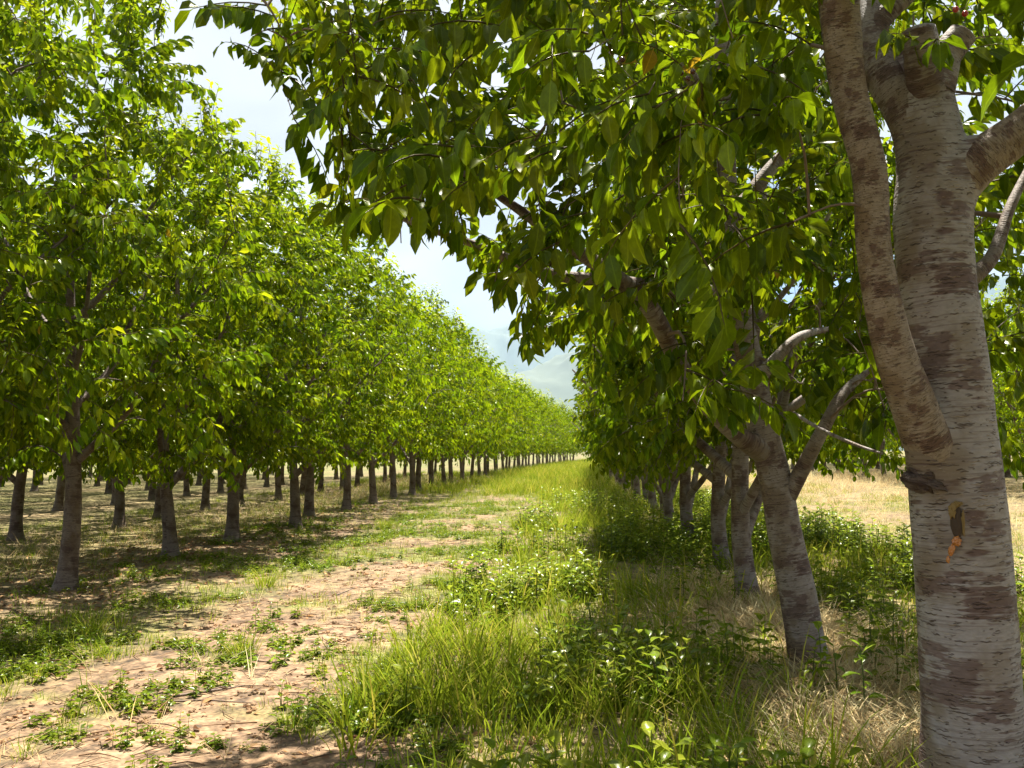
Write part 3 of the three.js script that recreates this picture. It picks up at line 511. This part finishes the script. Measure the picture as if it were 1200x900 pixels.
function scatter(name, label, category, geo, mat, seed, tries, area, size, tint = [0.8, 0.4]) {
  const r = rngOf(seed), L = [];
  for (let i = 0; i < tries; i++) {
    const [x, d, k] = area(r); if (k === undefined || r() > k) continue;
    const s = size(x, d, r); L.push({ x, d, s, a: r() * 6.283, v: tint[0] + tint[1] * r(), w: (r() - 0.5) * 0.2, e: 0.8 + 0.5 * r() });
  }
  const im = new THREE.InstancedMesh(geo, mat, L.length), m = new THREE.Matrix4(), q = new THREE.Quaternion(), up = V(0, 1, 0);
  L.forEach((l, i) => { m.compose(V(l.x, groundH(l.x, -l.d), -l.d), q.setFromAxisAngle(up, l.a), V(l.s, l.s * l.e, l.s)); im.setMatrixAt(i, m); im.setColorAt(i, new THREE.Color().setRGB(l.v * (1 + l.w), l.v, l.v * (1 - l.w))); });
  im.name = name; tag(im, label, category); im.userData.kind = 'stuff'; shade(im); scene.add(im);
}
const zone = (r, x0, x1, d0, d1, pow = 1.7) => [lerp(x0, x1, r()), lerp(d0, d1, Math.pow(r(), pow))];
const open = (x, d) => Math.hypot(x - 1.62, d - 3.7) > 0.3;
scatter('grass', 'green grass growing over the orchard floor', 'grass', bladeSet(5, 12, { h0: 0.05, h1: 0.17, spread: 0.06, w: 0.006, lean: 0.35, cols: greens }), M.grass, 501, 46000, (r) => { const [x, d] = zone(r, -11, 9, 3.2, 60, 2.2), [g] = cover(x, -d); return [x, d, open(x, d) ? Math.pow(g, 1.15) : 0]; }, (x, d, r) => (x > -1 && x < 4.3 ? 1.25 : 0.85) * (0.6 + 0.7 * r()) * (1 + smooth(14, 50, d) * 1.3));
scatter('grass', 'sparse grass along the far stretch of the track', 'grass', bladeSet(7, 12, { h0: 0.05, h1: 0.17, spread: 0.12, w: 0.006, lean: 0.35, cols: greens }), M.grass, 507, 9000, (r) => { const x = lerp(-5.5, 1.5, r()), d = lerp(30, 145, r()), n = fbm(x * 0.8 + 3, d * 0.3, 112, 3); return [x + bend(d), d, smooth(0.4, 0.62, n) + (x > -0.8 ? 0.5 : 0)]; }, (x, d, r) => 2 + 1.6 * r());
scatter('grass', 'tall grass along the verge under the boughs', 'grass', bladeSet(6, 16, { h0: 0.16, h1: 0.42, spread: 0.09, w: 0.009, lean: 0.3, cols: greens, curve: 0.8 }), M.grass, 502, 5200, (r) => { const [x, d] = zone(r, -1.3, 4.4, 3.4, 30, 1.7), [g] = cover(x, -d); const n = fbm(x * 1.1 + 60, d * 0.8, 130, 3); return [x, d, open(x, d) ? g * smooth(0.42, 0.6, n) : 0]; }, (x, d, r) => 0.7 + 0.6 * r());
scatter('weeds', 'leafy weeds crowding the verge beside the track', 'weeds', weedMerged(weedSpec(21, 13, 0.26, 0.085), 0.26), M.leaf, 503, 11000, (r) => { const [x, d] = zone(r, -1.2, 4.6, 3.4, 26, 1.6), [g] = cover(x, -d); const n = fbm(x * 0.9 + 20, d * 0.7, 131, 3); return [x, d, open(x, d) ? g * smooth(0.42, 0.6, n) * (x > 1.9 ? 1.4 : 1) : 0]; }, (x, d, r) => (0.6 + 0.8 * r()) * (1 + 0.15 * smooth(8, 13, d)));
scatter('weeds', 'low sprouts dotting the bare earth of the track', 'weeds', sproutPatch(220, 9), M.leaf, 504, 5200, (r) => { const [x, d] = zone(r, -6.2, -0.6, 3.4, 26, 1.6), [g] = cover(x, -d); const m = fbm(x * 1.5 + 30, d * 1.2, 140, 3); return [x, d, smooth(0.42, 0.62, m) * (0.12 + 0.8 * g)]; }, (x, d, r) => 0.55 + 0.8 * r());
scatter('straw', 'brown dry straw heaped round the pale trunks', 'straw', bladeSet(9, 16, { h0: 0.06, h1: 0.24, spread: 0.12, w: 0.005, lean: 1.3, cols: straws, curve: 1.2 }), M.straw, 508, 2600, (r) => { const x = lerp(0.6, 2.7, r()), d = lerp(3.4, 10, r()); return [x, d, open(x, d) ? Math.exp(-(((x - 1.6) / 0.6) ** 2)) : 0]; }, (x, d, r) => 0.6 + 0.8 * r());
scatter('straw', 'dry straw strewn over the open sunny ground', 'straw', bladeSet(8, 14, { h0: 0.07, h1: 0.26, spread: 0.1, w: 0.005, lean: 1.1, cols: straws, curve: 1.0 }), M.straw, 505, 26000, (r) => { const [x, d] = zone(r, -9, 14, 3.2, 45, 1.9), [, dry] = cover(x, -d); return [x, d, open(x, d) ? dry * 0.8 : 0]; }, (x, d, r) => (0.5 + 0.7 * r()) * (1 + smooth(14, 45, d)));
{
  const g = mergeGeometries(leafShapes.slice(0, 3).map((l, i) => paint(l.clone().scale(0.08, 0.08, 0.08).rotateX(0.3 * i - 0.2).translate(0.09 * (i - 1), 0.012, 0.06 * ((i * 7) % 3 - 1)), [[0.34, 0.2, 0.1], [0.48, 0.34, 0.18], [0.22, 0.13, 0.08]][i])));
  scatter('leaf_litter', 'brown fallen leaves scattered over the earth', 'leaf litter', g, M.straw, 506, 11000, (r) => { const [x, d] = zone(r, -8, 4, 3.2, 24, 1.6), [, , lit] = cover(x, -d); return [x, d, 0.18 + 0.7 * lit]; }, (x, d, r) => 0.5 + 0.6 * r());
}
{
  const clod = (seed) => { const g = new THREE.IcosahedronGeometry(0.02, 1), p = g.attributes.position, n = p.count; for (let i = 0; i < n; i++) { const x = p.getX(i), y = p.getY(i), z = p.getZ(i), k = 0.75 + 0.6 * hash(Math.round(x * 900), Math.round(y * 900 + z * 1700), seed); p.setXYZ(i, x * k, y * k * 0.62, z * k); } g.deleteAttribute('uv'); g.deleteAttribute('normal'); return g; };
  const g = mergeGeometries([0, 1, 2].map((i) => clod(i).translate([0, 0.05, -0.06][i], 0.006, [0, 0.04, 0.05][i]).scale(1 - 0.25 * i, 1 - 0.25 * i, 1 - 0.25 * i))); g.computeVertexNormals(); paint(g, [0.34, 0.225, 0.14]);
  scatter('soil_clods', 'small clods of dry earth lying on the track', 'clods', g, M.straw, 509, 9000, (r) => { const [x, d] = zone(r, -6.5, 0.2, 3.2, 18, 1.5), [gr] = cover(x, -d); return [x, d, (1 - gr) * smooth(0.35, 0.65, fbm(x * 1.3, d * 1.3 + 8, 150, 3))]; }, (x, d, r) => 0.25 + 0.9 * Math.pow(r(), 3));
  const tg = mergeGeometries([0, 1, 2].map((i) => paint(tube([V(-0.07, 0.006, 0.03 * i - 0.04), V(0, 0.012, 0.02 * i - 0.02), V(0.08, 0.006, 0.05 - 0.04 * i)], [0.0025, 0.0022, 0.001], { seg: 4, rings: 4 }).rotateY(1.3 * i).translate(0.15 * i, 0, 0.2 * ((i * 5) % 3 - 1)), [0.22, 0.15, 0.1])));
  scatter('twig_litter', 'thin fallen twigs strewn over the earth', 'twigs', tg, M.straw, 510, 2500, (r) => { const [x, d] = zone(r, -7, 3.5, 3.2, 18, 1.5); return [x, d, 0.35]; }, (x, d, r) => 0.5 + 1.2 * r());
}
// single plants that stand out
const clumpGeos = [31, 32, 33].map((s) => bladeSet(s, 90, { h0: 0.2, h1: 0.52, spread: 0.2, w: 0.011, lean: 0.35, cols: greens, curve: 0.9 }));
const ground = (px, py) => { const v = V((px - 600) / F, (450 - py) / F, -1).applyQuaternion(camQ); return v.multiplyScalar(camera.position.y / -v.y).add(camera.position); };
const clumpSpots = [[500, 830, 1], [560, 805, 1.1], [610, 830, 0.9], [540, 770, 0.9], [640, 775, 0.7], [730, 845, 0.9], [790, 830, 0.9], [680, 840, 0.8], [770, 770, 0.8], [660, 622, 1.3], [690, 612, 1.4], [720, 625, 1.2], [655, 600, 1], [285, 770, 0.55], [110, 745, 0.55], [310, 690, 0.6], [450, 620, 0.7], [835, 800, 0.7]];
clumpSpots.forEach(([px, py, s], i) => {
  const o = thing('grass_tuft'), p = ground(px, py); part(o, 'blades', clumpGeos[i % 3], M.grass, 'stuff');
  o.position.set(p.x, groundH(p.x, p.z), p.z); o.rotation.y = i * 1.7; o.scale.setScalar(s); const left = p.x < -3;
  tag(o, left ? 'short tuft of grass at the shaded edge of the dirt track' : 'long green tuft of grass on the verge beside the bare earth', 'grass', left ? 'tufts at the shaded edge of the track' : 'tufts on the verge');
});
const weedProtos = [[41, 15, 0.34, 0.1], [42, 12, 0.26, 0.12], [43, 18, 0.45, 0.09]].map(([s, n, h, z]) => ({ sp: weedSpec(s, n, h, z), stem: stemGeo(h) }));
const weedSpots = [[865, 720, 1], [985, 700, 1.2], [1010, 720, 1.1], [1035, 740, 1.2], [1050, 690, 1.2], [1000, 660, 1.3], [970, 650, 1.2], [1030, 650, 1.3], [760, 700, 1.1], [800, 720, 1.2], [830, 690, 1.2], [740, 660, 1.2], [780, 650, 1.2], [700, 640, 1.2], [640, 700, 0.8], [820, 640, 1.3], [330, 830, 0.6], [480, 690, 0.4], [140, 820, 0.5], [195, 720, 0.5], [300, 735, 0.5], [850, 780, 0.8], [1195, 700, 1], [620, 690, 0.7]];
weedSpots.forEach(([px, py, s], i) => {
  const o = thing('broadleaf_weed'), p = ground(px, py), w = weedProtos[i % 3]; part(o, 'stem', w.stem, M.leaf);
  for (const l of w.sp) { const m = part(o, 'leaf', weedKind(l), M.leaf); l.m.decompose(m.position, m.quaternion, m.scale); }
  o.position.set(p.x, groundH(p.x, p.z), p.z); o.rotation.y = i * 2.1; o.scale.setScalar(s); const track = p.x < -0.9;
  tag(o, track ? 'small leafy weed sprouting from the bare earth of the track' : 'leafy green weed standing in the undergrowth near the pale trunks', 'weed', track ? 'weeds on the track' : 'weeds in the undergrowth');
});
[[[205, 822], [285, 806], 0.008, 'long thin stick bent across the bare earth of the track'], [[180, 825], [300, 826], 0.005, 'straight thin stick lying beside a longer bent one'], [[255, 772], [330, 778], 0.007, 'dark stick lying at the edge of the green sprouts'], [[395, 700], [420, 690], 0.006, 'short twig on bare earth near the grass verge']].forEach(([a, b, rad, label], i) => {
  const A = ground(...a), B = ground(...b), c = A.clone().lerp(B, 0.5), r = rngOf(60 + i); A.y = B.y = 0; const o = thing('fallen_stick');
  const pts = [0, 0.25, 0.5, 0.75, 1].map((t) => { const p = A.clone().lerp(B, t); p.x += (r() - 0.5) * 0.05; p.z += (r() - 0.5) * 0.05; p.y = groundH(p.x, p.z) + rad * 0.9; return p.sub(V(c.x, 0, c.z)); });
  o.position.set(c.x, 0, c.z); part(o, 'stick', tube(pts, [rad, rad * 0.9, rad * 0.8, rad * 0.6, rad * 0.35], { seg: 7, rings: 16 }), M.barkTwig); tag(o, label, 'stick');
  part(o, 'side_twig', tube([pts[2], pts[2].clone().add(V(0.05, 0.012, -0.05)), pts[2].clone().add(V(0.12, 0.006, -0.07))], [rad * 0.5, rad * 0.4, rad * 0.2], { seg: 5, rings: 5 }), M.barkTwig);
});
renderer.render(scene, camera);
